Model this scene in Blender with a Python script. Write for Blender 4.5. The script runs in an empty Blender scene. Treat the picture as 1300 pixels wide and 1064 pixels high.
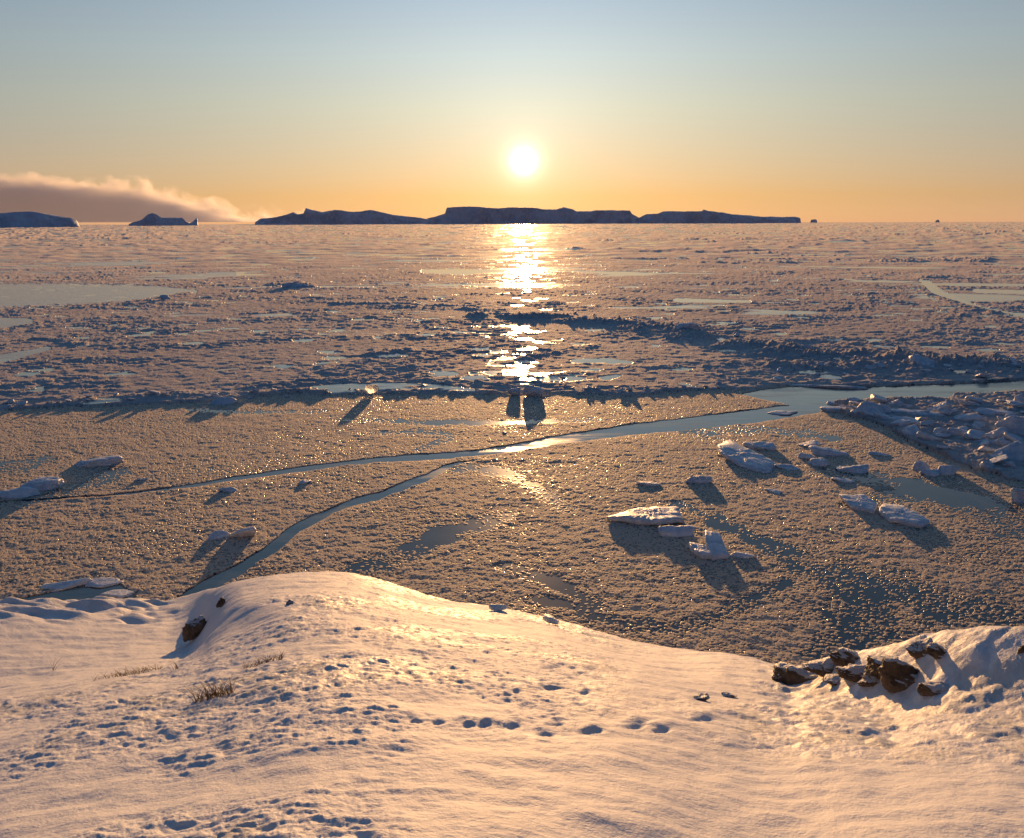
import bpy, bmesh, math, random
import numpy as np
from mathutils import Matrix, Vector

random.seed(7)
rng = np.random.default_rng(7)
scene = bpy.context.scene
C = scene.collection
R = math.radians

# ------------------------------------------------------------------ camera
F, CX, CY = 1126.0, 650.0, 487.0          # focal length and principal point, photo pixels
PW, PH = 1300, 1064
H = 15.0                                  # eye height above the sea ice
PITCH, ROLL = R(10.32), R(-0.18)
cam_d = bpy.data.cameras.new('camera')
cam = bpy.data.objects.new('camera', cam_d)
C.objects.link(cam)
M = Matrix.Translation((0, 0, H)) @ Matrix.Rotation(math.pi/2 - PITCH, 4, 'X') @ Matrix.Rotation(ROLL, 4, 'Z')
cam.matrix_world = M
cam_d.sensor_fit = 'HORIZONTAL'
cam_d.sensor_width = 36.0
cam_d.lens = 36.0*F/PW
cam_d.shift_y = (CY - PH/2)/PW
cam_d.clip_start, cam_d.clip_end = 0.2, 90000
scene.camera = cam
RM = np.array(M.to_3x3())

def ray(px, py):
    d = RM @ np.array([(px-CX)/F, -(py-CY)/F, -1.0])
    return d/np.linalg.norm(d)

def project(x, y, z):
    """world arrays -> photo pixels (only used to look up where on the ground the photo shows what)"""
    dx, dy, dz = x, y, z-H
    vx = RM[0, 0]*dx + RM[1, 0]*dy + RM[2, 0]*dz
    vy = RM[0, 1]*dx + RM[1, 1]*dy + RM[2, 1]*dz
    vz = RM[0, 2]*dx + RM[1, 2]*dy + RM[2, 2]*dz
    vz = np.minimum(vz, -1e-3)
    return CX + F*vx/(-vz), CY - F*vy/(-vz)

def gp(px, py, z=0.0):
    d = ray(px, py)
    t = (z-H)/d[2]
    return np.array([d[0]*t, d[1]*t, z])

# ------------------------------------------------------------------ noise
GA = np.arange(32)*2*math.pi/32
GX, GY = np.cos(GA).astype(np.float32), np.sin(GA).astype(np.float32)

def hsh(xi, yi, seed):
    h = xi.astype(np.uint32)*np.uint32(374761393) + yi.astype(np.uint32)*np.uint32(668265263) + np.uint32((seed*2246822519+97) & 0xffffffff)
    h = (h ^ (h >> np.uint32(13)))*np.uint32(1274126177)
    h = (h ^ (h >> np.uint32(15)))*np.uint32(2246822519)
    return h ^ (h >> np.uint32(16))

def perlin(x, y, seed=0):
    x0, y0 = np.floor(x), np.floor(y)
    fx, fy = (x-x0).astype(np.float32), (y-y0).astype(np.float32)
    xi, yi = x0.astype(np.int64), y0.astype(np.int64)
    def g(i, j):
        k = hsh(xi+i, yi+j, seed) & np.uint32(31)
        return GX[k]*(fx-i) + GY[k]*(fy-j)
    u = fx*fx*fx*(fx*(fx*6-15)+10); v = fy*fy*fy*(fy*(fy*6-15)+10)
    a = g(0, 0); b = g(1, 0); c = g(0, 1); d = g(1, 1)
    return 1.5*((a+(b-a)*u)*(1-v) + (c+(d-c)*u)*v)

def fbm(x, y, seed=0, octv=4, gain=.5):
    s = 0; a = 1.0
    for o in range(octv):
        s = s + a*perlin(x*2**o+17.3*o, y*2**o-9.1*o, seed+o); a *= gain
    return s

def cells(x, y, seed, jit=.85):
    """nearest and second nearest jittered cell point: F1, F2, hash of nearest, offset to nearest"""
    xi, yi = np.floor(x).astype(np.int64), np.floor(y).astype(np.int64)
    F1 = np.full(x.shape, 9, np.float32); F2 = F1.copy()
    hb = np.zeros(x.shape, np.uint32); ox = np.zeros(x.shape, np.float32); oy = ox.copy()
    for i in (-1, 0, 1):
        for j in (-1, 0, 1):
            h = hsh(xi+i, yi+j, seed)
            cx = (xi+i) + .5 + jit*((h & np.uint32(1023))/1023.0-.5)
            cy = (yi+j) + .5 + jit*(((h >> np.uint32(10)) & np.uint32(1023))/1023.0-.5)
            dx = (x-cx).astype(np.float32); dy = (y-cy).astype(np.float32)
            d = np.sqrt(dx*dx+dy*dy)
            m = d < F1
            F2 = np.where(m, F1, np.minimum(F2, d))
            F1 = np.where(m, d, F1); hb = np.where(m, h, hb)
            ox = np.where(m, dx, ox); oy = np.where(m, dy, oy)
    return F1, F2, hb, ox, oy

def hr(h, k):
    h = (h ^ np.uint32(k*0x9E3779B1 & 0xffffffff))*np.uint32(2654435761)
    return ((h >> np.uint32(8)) & np.uint32(0xffff)).astype(np.float32)/65535.0

def noise3(p, seed):
    """3D value noise on an (n,3) array, about -1..1"""
    q = np.floor(p).astype(np.int64); f = (p-q).astype(np.float32); f = f*f*(3-2*f)
    r = 0
    for i in (0, 1):
        for j in (0, 1):
            for k in (0, 1):
                h = hsh(q[:, 0]+i + 57*(q[:, 2]+k), q[:, 1]+j + 131*(q[:, 2]+k), seed)
                w = (f[:, 0] if i else 1-f[:, 0])*(f[:, 1] if j else 1-f[:, 1])*(f[:, 2] if k else 1-f[:, 2])
                r = r + w*(h/4294967295.0*2-1)
    return r

def sstep(a, b, x):
    t = np.clip((x-a)/(b-a), 0, 1)
    return t*t*(3-2*t)

def pl(pts, x):
    xs, ys = zip(*pts)
    return np.interp(x, xs, ys)

# ------------------------------------------------------------------ mesh helpers
def tag(o, label=None, cat=None, group=None, kind=None):
    for k, v in (('label', label), ('category', cat), ('group', group), ('kind', kind)):
        if v: o[k] = v
    return o

def mesh_np(name, verts, quads, mat, smooth=True, attrs=None, tris=None):
    me = bpy.data.meshes.new(name)
    n = len(verts)
    me.vertices.add(n)
    me.vertices.foreach_set('co', np.ascontiguousarray(verts, np.float32).ravel())
    fa = quads if quads is not None else tris
    k = fa.shape[1]
    me.loops.add(fa.size); me.polygons.add(len(fa))
    me.loops.foreach_set('vertex_index', np.ascontiguousarray(fa, np.int32).ravel())
    me.polygons.foreach_set('loop_start', np.arange(0, fa.size, k, dtype=np.int32))
    me.polygons.foreach_set('use_smooth', np.full(len(fa), smooth, dtype=bool))
    me.update(calc_edges=True)
    for an, av in (attrs or {}).items():
        a = me.attributes.new(an, 'FLOAT', 'POINT')
        a.data.foreach_set('value', np.ascontiguousarray(av, np.float32).ravel())
    me.materials.append(mat)
    o = bpy.data.objects.new(name, me)
    C.objects.link(o)
    return o

def grid_faces(nr, nc):
    i = np.arange(nr-1)[:, None]*nc + np.arange(nc-1)[None, :]
    return np.stack([i, i+1, i+nc+1, i+nc], -1).reshape(-1, 4)

# ------------------------------------------------------------------ material helpers
class NT:
    def __init__(s, name):
        s.m = bpy.data.materials.new(name); s.m.use_nodes = True
        s.t = s.m.node_tree; s.N = s.t.nodes; s.L = s.t.links
        s.b = s.N.get('Principled BSDF'); s.out = s.N.get('Material Output')
    def n(s, typ, **kw):
        o = s.N.new(typ)
        for k, v in kw.items():
            if k in o.inputs: s.put(o.inputs[k], v)
            else: setattr(o, k, v)
        return o
    def put(s, sock, v):
        if isinstance(v, bpy.types.NodeSocket): s.L.new(v, sock)
        else: sock.default_value = v
    def coord(s, scale=(1, 1, 1)):
        g = s.N.new('ShaderNodeTexCoord'); m = s.N.new('ShaderNodeMapping')
        s.L.new(g.outputs['Object'], m.inputs['Vector']); m.inputs['Scale'].default_value = scale
        return m.outputs[0]
    def noise(s, scale, detail=4, rough=.55, vec=None, dist=0):
        o = s.n('ShaderNodeTexNoise'); o.inputs['Scale'].default_value = scale
        o.inputs['Detail'].default_value = detail; o.inputs['Roughness'].default_value = rough
        o.inputs['Distortion'].default_value = dist
        s.L.new(vec if vec is not None else s.coord(), o.inputs['Vector'])
        return o.outputs['Fac']
    def attr(s, name):
        o = s.N.new('ShaderNodeAttribute'); o.attribute_name = name
        return o.outputs['Fac']
    def math(s, op, a, b=0.0, clamp=False):
        o = s.N.new('ShaderNodeMath'); o.operation = op; o.use_clamp = clamp
        s.put(o.inputs[0], a); s.put(o.inputs[1], b)
        return o.outputs[0]
    def ramp(s, fac, a, b, lo=0.0, hi=1.0):
        o = s.N.new('ShaderNodeMapRange'); o.interpolation_type = 'SMOOTHSTEP'
        s.put(o.inputs['Value'], fac)
        for k, v in (('From Min', a), ('From Max', b), ('To Min', lo), ('To Max', hi)): s.put(o.inputs[k], v)
        return o.outputs['Result']
    def mix(s, f, a, b):
        o = s.N.new('ShaderNodeMix'); o.data_type = 'RGBA'
        s.put(o.inputs['Factor'], f)
        for sk, v in ((o.inputs['A'] if False else o.inputs[6], a), (o.inputs[7], b)):
            s.put(sk, v if isinstance(v, bpy.types.NodeSocket) else (*v, 1) if len(v) == 3 else v)
        return o.outputs[2]
    def mixf(s, f, a, b):
        o = s.N.new('ShaderNodeMix'); o.data_type = 'FLOAT'
        s.put(o.inputs[0], f); s.put(o.inputs[2], a); s.put(o.inputs[3], b)
        return o.outputs[0]
    def bump(s, h, dist, strength=1.0, normal=None):
        o = s.N.new('ShaderNodeBump'); s.put(o.inputs['Height'], h)
        o.inputs['Distance'].default_value = dist; s.put(o.inputs['Strength'], strength)
        if normal is not None: s.L.new(normal, o.inputs['Normal'])
        return o.outputs[0]
    def set(s, **kw):
        for k, v in kw.items():
            sk = s.b.inputs[k.replace('_', ' ')]
            if isinstance(v, tuple) and len(v) == 3 and sk.type == 'RGBA': v = (*v, 1)
            s.put(sk, v)

# ------------------------------------------------------------------ light and sky
SUN_PX = (665, 205)
sd = ray(*SUN_PX)
sun_el = math.asin(sd[2]); sun_az = math.atan2(sd[0], sd[1])
ld = bpy.data.lights.new('sun', 'SUN')
ld.energy = 5.0; ld.angle = R(0.53); ld.color = (1.0, 0.53, 0.205)
sun = bpy.data.objects.new('sun', ld); C.objects.link(sun)
sun.rotation_euler = Vector(sd).to_track_quat('Z', 'Y').to_euler()
sun.location = (0, 0, 60)

w = bpy.data.worlds.new('World'); scene.world = w; w.use_nodes = True
wt = w.node_tree; WN, WL = wt.nodes, wt.links
bg = WN['Background']
sky = WN.new('ShaderNodeTexSky'); sky.sky_type = 'NISHITA'; sky.sun_disc = False
sky.sun_elevation = sun_el; sky.sun_rotation = sun_az
sky.air_density = 1.0; sky.dust_density = 1.0; sky.ozone_density = 1.0; sky.altitude = 0
bg.inputs['Strength'].default_value = 0.12
wc = WN.new('ShaderNodeTexCoord')
def wm(op, a, b=0.0):
    o = WN.new('ShaderNodeMath'); o.operation = op
    for i, v in enumerate((a, b)):
        if isinstance(v, bpy.types.NodeSocket): WL.new(v, o.inputs[i])
        else: o.inputs[i].default_value = v
    return o.outputs[0]
nrm = WN.new('ShaderNodeVectorMath'); nrm.operation = 'NORMALIZE'
WL.new(wc.outputs['Generated'], nrm.inputs[0])
dot = WN.new('ShaderNodeVectorMath'); dot.operation = 'DOT_PRODUCT'
WL.new(nrm.outputs[0], dot.inputs[0]); dot.inputs[1].default_value = tuple(sd)
ang = wm('MULTIPLY', wm('ARCCOSINE', wm('MINIMUM', dot.outputs['Value'], 0.9999999)), 180/math.pi)
def lobe(width, power, col):
    e = wm('EXPONENT', wm('MULTIPLY', wm('POWER', wm('DIVIDE', ang, width), power), -1.0))
    v = WN.new('ShaderNodeVectorMath'); v.operation = 'SCALE'
    v.inputs[0].default_value = col; WL.new(e, v.inputs['Scale'])
    return v.outputs[0]
def vadd(a, b):
    v = WN.new('ShaderNodeVectorMath'); v.operation = 'ADD'
    WL.new(a, v.inputs[0]); WL.new(b, v.inputs[1]); return v.outputs[0]
LOBES = [(0.36, 2.0, (220, 200, 160)), (0.42, 1.0, (32, 28, 22)), (2.0, 1.0, (1.5, 1.3, 1.0)), (5.0, 1.0, (.3, .28, .25))]
# clear polar sky: colour by height above the horizon, falling off with the angle from the sun
spz = WN.new('ShaderNodeSeparateXYZ'); WL.new(nrm.outputs[0], spz.inputs[0])
elev = wm('MULTIPLY', wm('ARCSINE', spz.outputs[2]), 180/math.pi)
ramp = WN.new('ShaderNodeValToRGB'); cr = ramp.color_ramp
KEY = [(0, (1.06, .55, .24)), (1.6, (1.02, .61, .25)), (3.7, (.96, .745, .46)), (7, (.87, .88, .70)), (10, (.75, .88, .88)),
       (13.3, (.60, .77, .92)), (20, (.46, .68, .95)), (40, (.36, .62, 1.08)), (90, (.32, .60, 1.15))]
cr.elements[0].color = (*KEY[0][1], 1); cr.elements[1].position = 1.0; cr.elements[1].color = (*KEY[-1][1], 1)
for e_, c_ in KEY[1:-1]:
    cr.elements.new(math.sqrt(e_/90)).color = (*c_, 1)
WL.new(wm('SQRT', wm('DIVIDE', wm('MAXIMUM', elev, 0.0), 90.0)), ramp.inputs['Fac'])
wid = wm('ADD', wm('MULTIPLY', wm('EXPONENT', wm('DIVIDE', wm('MAXIMUM', elev, 0.0), -3.5)), 40.0), 36.0)
fall = wm('EXPONENT', wm('MULTIPLY', wm('DIVIDE', ang, wid), -1.0))
rs_ = WN.new('ShaderNodeVectorMath'); rs_.operation = 'SCALE'
WL.new(ramp.outputs['Color'], rs_.inputs[0]); fall = wm('MULTIPLY', fall, wm('EXPONENT', wm('DIVIDE', wm('MAXIMUM', wm('SUBTRACT', ang, 32.0), 0.0), -22.0)))
WL.new(wm('MULTIPLY', fall, .86/.12), rs_.inputs['Scale'])
ns_ = WN.new('ShaderNodeVectorMath'); ns_.operation = 'SCALE'
WL.new(sky.outputs[0], ns_.inputs[0]); ns_.inputs['Scale'].default_value = .03
bl_ = WN.new('ShaderNodeVectorMath'); bl_.operation = 'SCALE'; bl_.inputs[0].default_value = (.016/.12, .050/.12, .118/.12)
WL.new(wm('SUBTRACT', 1.0, wm('EXPONENT', wm('MULTIPLY', wm('POWER', wm('DIVIDE', ang, 42.0), 2.0), -1.0))), bl_.inputs['Scale'])
acc = vadd(vadd(ns_.outputs[0], rs_.outputs[0]), bl_.outputs[0])
for l in LOBES: acc = vadd(acc, lobe(*l))
WL.new(acc, bg.inputs['Color'])

scene.view_settings.view_transform = 'Standard'
scene.view_settings.look = 'None'
scene.view_settings.gamma = 1.0
scene.view_settings.exposure = 0.12
cy = scene.cycles
cy.use_denoising = True
cy.max_bounces = 6; cy.diffuse_bounces = 3; cy.glossy_bounces = 3; cy.transmission_bounces = 4
cy.volume_bounces = 3
cy.sample_clamp_indirect = 4.0

# ------------------------------------------------------------------ materials
def mat_ice_sheet():
    s = NT('sea_ice')
    fr, pk, sm, fa = s.attr('frost'), s.attr('pack'), s.attr('smooth'), s.attr('far')
    dk = s.mix(s.noise(.35, 5), (.018, .034, .048), (.05, .075, .09))
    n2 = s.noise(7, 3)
    frost = s.mix(n2, (.62, .47, .35), (.80, .63, .50))  # tan tint on white frost: golden low sunlight put into its colour
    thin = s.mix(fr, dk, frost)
    snow = s.mix(s.noise(.7, 5), (.50, .51, .53), (.80, .77, .73))
    snow = s.mix(s.math('MULTIPLY', s.ramp(s.noise(.035, 6, .65), .38, .62), .75), snow, (.40, .44, .50))
    slick = s.mix(s.noise(.15, 4), (.06, .075, .085), (.15, .165, .175))
    pack = s.mix(sm, snow, slick)
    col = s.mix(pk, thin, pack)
    ro = s.mixf(pk, s.mixf(s.ramp(fr, .0, .12), .15, .64), s.mixf(sm, .75, s.mixf(fa, .12, .07)))
    nb = s.mixf(pk, s.math('MULTIPLY', s.noise(26, 3, .65), s.math('MULTIPLY', fr, .07)), s.math('MULTIPLY', s.noise(2.2, 6, .68), s.mixf(s.ramp(sm, .2, .6), s.mixf(fa, .28, .07), .008)))
    s.set(Base_Color=col, Roughness=ro, IOR=1.33, Specular_IOR_Level=s.mixf(pk, s.mixf(fr, .45, 1.0), s.mixf(sm, .2, .9)), Normal=s.bump(nb, 1.0))
    s.set(Sheen_Weight=s.mixf(pk, fr, s.math('MULTIPLY', s.math('SUBTRACT', 1.0, sm), s.mixf(fa, .6, .4))), Sheen_Roughness=.5, Sheen_Tint=(1.0, .86, .68))  # warm sheen tint paints more of that sunlit gold over frost and pack
    return s.m

def mat_snow():
    s = NT('snow')
    ic = s.attr('icy')
    n = s.noise(6, 5, .6)
    col = s.mix(n, (.71, .72, .73), (.82, .81, .80))
    col = s.mix(s.math('MULTIPLY', ic, s.ramp(s.noise(2.2, 4), .42, .62)), col, (.60, .60, .58))
    ro = s.mixf(s.math('MULTIPLY', ic, s.ramp(s.noise(9, 3), .4, .6)), .68, .46)
    h = s.math('ADD', s.math('MULTIPLY', s.noise(55, 4, .65), .006), s.math('MULTIPLY', s.noise(14, 4, .6), .018))
    s.set(Base_Color=col, Roughness=ro, IOR=1.31, Specular_IOR_Level=.35, Normal=s.bump(h, 1.0))
    return s.m

def mat_chunk(name='chunk_ice', c0=(.55, .62, .70), c1=(.82, .83, .85), rough=.42, sss=.25):
    s = NT(name)
    n = s.noise(1.6, 5, .6)
    s.set(Base_Color=s.mix(s.ramp(n, .35, .65), c0, c1), Roughness=s.mixf(s.noise(4, 3), rough-.12, rough+.2), IOR=1.31,
          Normal=s.bump(s.noise(5, 6, .65), .07))
    if sss:
        s.set(Subsurface_Weight=sss, Subsurface_Radius=(.5, .6, .8), Subsurface_Scale=.25)
    return s.m

def mat_berg():
    s = NT('berg_ice')
    n = s.noise(.006, 8, .65)
    s.set(Base_Color=s.mix(s.ramp(n, .35, .65), (.26, .38, .52), (.60, .70, .82)), Roughness=.6, Normal=s.bump(s.noise(.02, 8, .65), 22))
    return s.m

def mat_rock():
    s = NT('rock')
    n = s.noise(3.5, 8, .68)
    base = s.mix(s.ramp(n, .3, .7), (.035, .024, .015), (.24, .165, .10))
    g = s.N.new('ShaderNodeNewGeometry')
    sp = s.N.new('ShaderNodeSeparateXYZ'); s.L.new(g.outputs['Normal'], sp.inputs[0])
    rime = s.ramp(s.math('ADD', sp.outputs[2], s.math('MULTIPLY', s.noise(5, 6, .7), 1.0)), 1.02, 1.26)
    s.set(Base_Color=s.mix(rime, base, (.74, .75, .77)), Roughness=s.mixf(rime, .62, .5), Normal=s.bump(s.noise(6, 9, .72), .11))
    return s.m

def mat_water():
    s = NT('water')
    v = s.coord((.25, 1.0, 1))
    h = s.math('ADD', s.math('MULTIPLY', s.noise(1.4, 3, .5, v), .012), s.math('MULTIPLY', s.noise(.22, 3, .5, v), .02))
    col = s.mix(s.ramp(s.noise(.3, 6, .65, v), .42, .62), (.016, .045, .05), (.10, .135, .13))
    s.set(Base_Color=col, Roughness=s.ramp(s.noise(.3, 6, .65, v), .42, .62, .05, .26), IOR=1.5, Normal=s.bump(h, .6))
    return s.m

def mat_grass():
    s = NT('dry_grass')
    s.set(Base_Color=s.mix(s.noise(20, 2), (.12, .075, .03), (.34, .23, .10)), Roughness=.7)
    return s.m

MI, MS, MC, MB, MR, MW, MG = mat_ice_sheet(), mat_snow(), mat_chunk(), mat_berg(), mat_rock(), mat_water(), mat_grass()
MCL = mat_chunk('clear_chunk_ice', (.80, .84, .86), (.92, .92, .92), .42, 0)
MCL.node_tree.nodes['Principled BSDF'].inputs['Transmission Weight'].default_value = .75

# ------------------------------------------------------------------ sea ice and water
FAR = 11500.0
EDGE = [(-400, 530), (0, 522), (60, 517), (120, 515), (200, 512), (280, 508), (330, 505), (380, 500), (470, 501), (560, 500), (620, 498), (720, 498),
        (800, 501), (870, 498), (940, 495), (1000, 489), (1095, 491), (1220, 487), (1300, 482), (1700, 470)]
CRACK_A = [(-60, 640, 1.5), (60, 634, 2), (130, 630, 2.5), (200, 622, 3.5), (260, 614, 4), (300, 607, 5), (400, 593, 7), (470, 585, 7), (520, 581, 8), (575, 578, 9), (640, 570, 10), (700, 560, 12),
           (800, 545, 16), (870, 538, 18), (950, 529, 20), (1010, 521, 18), (1060, 517, 8), (1085, 515, 0)]
CRACK_B = [(225, 772, 28), (240, 757, 26), (290, 730, 22), (335, 702, 16), (350, 692, 20), (362, 682, 21), (380, 668, 15), (420, 649, 9), (450, 637, 9), (480, 630, 11), (500, 622, 12), (540, 607, 11), (565, 594, 9), (580, 588, 4), (600, 585, 0)]
LEAD_T = [(940, 500), (965, 495), (1000, 491), (1095, 491), (1220, 487), (1300, 482), (1700, 468)]
LEAD_B = [(940, 500), (975, 509), (1000, 514), (1055, 514), (1080, 509), (1200, 507), (1215, 501), (1300, 499), (1700, 490)]
RUB = [(1055, 514), (1075, 530), (1110, 536), (1150, 556), (1180, 570), (1210, 588), (1250, 600), (1300, 612), (1700, 690)]
SWATHS = [  # sparse frost: centreline and half width in photo pixels
    [(970, 690, 10), (1010, 715, 13), (1100, 740, 20), (1180, 765, 26), (1300, 790, 22), (1450, 830, 22)],
    [(1090, 740, 16), (1115, 770, 24), (1095, 800, 26), (1060, 830, 16)],
    [(440, 735, 10), (520, 700, 12), (580, 675, 11), (640, 655, 7)],
    [(570, 592, 6), (640, 600, 7), (690, 625, 7), (720, 650, 7)],
    [(690, 760, 7), (800, 790, 10), (860, 800, 10), (920, 780, 8), (1000, 740, 6)],
    [(430, 533, 2.5), (520, 536, 4), (640, 537, 3.5), (760, 533, 3)],
    [(460, 551, 2.5), (540, 548, 4), (575, 553, 4), (540, 568, 3.5), (515, 578, 3)],
    [(880, 545, 9), (960, 545, 7), (1060, 555, 5)],
    [(860, 640, 6), (930, 670, 8), (1000, 705, 9)],
    [(1080, 640, 7), (1160, 625, 12), (1230, 640, 16), (1300, 670, 16), (1450, 720, 16)],
    [(1040, 600, 8), (1120, 608, 10), (1200, 625, 10)],
    [(30, 640, 6), (100, 620, 8), (150, 600, 9)], [(-60, 610, 10), (30, 590, 9), (60, 582, 5)],
    [(640, 720, 6), (700, 740, 8), (760, 770, 7)],
    [(240, 520, 2), (330, 524, 2.5), (420, 522, 2)],
]
RIDGES = [  # pressure ridges: centreline, half thickness px, height m
    ([(600, 402, 3), (690, 404, 5), (760, 410, 5), (840, 419, 8), (870, 424, 12), (900, 434, 9), (950, 441, 9), (1020, 449, 8), (1100, 455, 9), (1200, 462, 10), (1300, 464, 9), (1600, 470, 9)], 1.5),
    ([(980, 466, 6), (1080, 470, 8), (1180, 466, 10), (1240, 470, 8), (1300, 474, 6), (1600, 476, 6)], .8),
    ([(345, 362, 3), (370, 360, 5), (395, 363, 3)], 1.0),
    ([(425, 386, 3), (500, 388, 4), (580, 392, 4), (640, 394, 3)], .8),
    ([(1105, 332, 2), (1180, 330, 3), (1255, 330, 2)], 1.2),
    ([(1172, 352, 4), (1215, 353, 3)], .9),
    ([(1180, 375, 2), (1230, 392, 3), (1300, 408, 3), (1500, 430, 3)], .6),
    ([(0, 441, 3), (60, 436, 4), (108, 438, 3)], .5),
    ([(0, 399, 2), (60, 392, 3), (150, 388, 2.5), (240, 374, 2.5)], .5),
    ([(470, 452, 3), (490, 448, 5), (520, 446, 3)], .6),
    ([(905, 437, 4), (990, 436, 3), (1120, 424, 3), (1300, 434, 3), (1500, 440, 3)], .35),
    ([(-200, 519, 4), (0, 514, 5), (100, 508, 5), (200, 504, 5), (300, 502, 4), (350, 499, 3), (400, 496, 2)], .38),
    ([(760, 492, 3), (830, 495, 4), (900, 492, 4)], .35),
    ([(380, 485, 1.5), (470, 484, 1.5), (540, 485, 2), (600, 494, 2)], .3),
    ([(640, 463, 3), (700, 448, 4), (760, 440, 4)], .3),
    ([(700, 478, 3), (780, 470, 4), (860, 468, 4)], .3),
]
SLICKS = [  # smooth refrozen leads
    [(-200, 378, 26), (0, 376, 17), (100, 374, 15), (200, 372, 9), (245, 371, 3)],
    [(-200, 415, 10), (0, 411, 8), (35, 409, 4)],
    [(-200, 462, 10), (0, 458, 6), (60, 444, 3)],
    
    [(648, 345, 2), (662, 346, 5), (680, 345, 2)], [(540, 345, 3), (590, 346, 4), (640, 344, 2)],
    [(400, 494, 3), (470, 492, 5), (540, 492, 4), (600, 497, 2)],
    [(730, 460, 3), (770, 460, 4), (800, 462, 2)],
    [(1172, 356, 3), (1190, 372, 4), (1240, 393, 4), (1300, 405, 5), (1500, 440, 5)],
    [(1240, 370, 3), (1300, 372, 3)], [(860, 382, 3), (950, 384, 2)],
]

def swath_min(px, py, lst, jit):
    """smallest (vertical pixel distance / half width) to a set of centrelines, only where x is inside"""
    best = np.full(px.shape, 9.0, np.float32)
    for pts in lst:
        pts = np.array(pts, float)
        for (x0, y0, w0), (x1, y1, w1) in zip(pts[:-1], pts[1:]):
            dx, dy = x1-x0, (y1-y0)*2.2
            L2 = dx*dx+dy*dy
            t = np.clip(((px-x0)*dx + (py-y0)*2.2*dy)/L2, 0, 1)
            ex, ey = px-(x0+t*(x1-x0)), (py-(y0+t*(y1-y0)))*2.2
            ww = (w0+t*(w1-w0))*2.2
            best = np.minimum(best, np.sqrt(ex*ex+ey*ey)/ww)
    return best + jit

NT_, NPY = 1900, 1080
th = np.linspace(R(-41), R(41), NT_)
hy = 282.6
pyr = np.concatenate([hy + np.geomspace(0.58, 6, 34), np.linspace(hy+6.4, 905, NPY-34)])
dep = np.arctan((pyr-CY)/F) + PITCH
rr = np.minimum(H/np.tan(np.maximum(dep, 1e-4)), FAR)
rr[0] = FAR
rg, tg = np.meshgrid(rr, th, indexing='ij')
X = (rg*np.sin(tg)); Y = (rg*np.cos(tg))
PX, PY = project(X, Y, np.zeros_like(X))
shp = X.shape
# wobble of outlines, in metres turned to pixels through scale
near = rg < 140
nz1 = fbm(X/1.6, Y/1.6, 11, 4)
nz2 = fbm(X/9.0, Y/9.0, 21, 4)
pxm = F*H/np.maximum(rg, 1)**2                      # vertical pixels per metre of range
jw = (nz1*.35 + .22*nz2)*np.minimum(pxm, 60)
yb = pl(EDGE, PX)
packd = (yb - PY) + jw*1.3 + nz2*2.0
lead = (PX > 940) & (PY + jw*.7 > pl(LEAD_T, PX)) & (PY + jw*.7 < pl(LEAD_B, PX))
xs, ys_, ws = zip(*CRACK_A)
da = np.abs(PY + jw*.45 - np.interp(PX, xs, ys_)) - np.interp(PX, xs, ws)*.42
crA = (da < 0) & (PX > -60) & (PX < 1085)
xs, ys_, ws = zip(*CRACK_B)
db = np.abs(PY + jw*.5 - np.interp(PX, xs, ys_)) - np.interp(PX, xs, ws)*.44
crB = (db < 0) & (PX > 225) & (PX < 600)
# dark open patch against the shore on the left
cove = (PY + jw*.5 > pl([(-200, 768), (0, 764), (60, 752), (110, 736), (150, 738), (175, 760), (200, 790)], PX)) & (PX < 200)
water = lead | crA | crB | cove
rub = (PX > 1050) & (PY > pl(LEAD_B, PX)) & (PY + jw*1.5 < pl(RUB, PX))
pack = np.maximum(sstep(-1.0, 1.5, packd)*(~water), rub*1.0)

# ridges
ridge = np.zeros(shp, np.float32)
for pts, hh in RIDGES:
    d = swath_min(PX, PY, [pts], nz1*.35)
    ridge = np.maximum(ridge, hh*np.clip(1.25-d, 0, 1))
slick = sstep(1.05, .8, swath_min(PX, PY, SLICKS, nz1*.15))
big = fbm(X/60, Y/25, 31, 4)
slick = np.maximum(slick, sstep(.46, .60, big)*sstep(90, 160, rg)*.95)
slick *= (ridge < .15)*sstep(-.75, -.1, fbm(X/3.5, Y/3.5, 33, 4) + .25 + sstep(110, 160, rg)*1.5)

slick_p = np.clip(1.4-swath_min(PX, PY, [[(640, 350, 8), (662, 350, 12), (690, 352, 8)], [(620, 422, 6), (660, 424, 9), (700, 430, 6)], [(610, 475, 10), (660, 470, 24), (730, 482, 12), (790, 470, 5)]], 0), 0, 1)
slick *= np.where(PX < 300, .84, 1.0)
# pack surface: tilted plates, rubble, soft swell
amp = 1 + np.clip((rg-120)/260, 0, 3.5)
F1, F2, hb, ox, oy = cells(X/2.6 + nz1*.3, Y/2.6, 41)
plate = (hr(hb, 1)-.5)*.14 + (hr(hb, 2)-.5)*.22*ox + (hr(hb, 3)-.35)*.26*oy
plate *= sstep(.02, .10, F2-F1)
G1, G2, hb2, ox2, oy2 = cells(X/.9, Y/.9 + nz1*.2, 43)
plate2 = (hr(hb2, 1)-.5)*.14 + (hr(hb2, 2)-.5)*.2*ox2 + (hr(hb2, 3)-.4)*.22*oy2
pm = sstep(-.25, .35, fbm(X/22, Y/14, 51, 3))
rough = plate*pm*1.1 + plate2*(.35+.55*pm) + nz1*.035 + np.abs(nz2)*.06
cell_slick = (hr(hb, 9) < (.07 + .42*slick_p)*(hr(hb, 8) > .15))*sstep(.10, .16, F2-F1)*(rg < 420)
rough = rough*(1-.97*cell_slick) + cell_slick*((hr(hb, 2)-.5)*.035*ox + (hr(hb, 3)-.6)*.06*oy)
ff = sstep(170, 420, rg)
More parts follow.
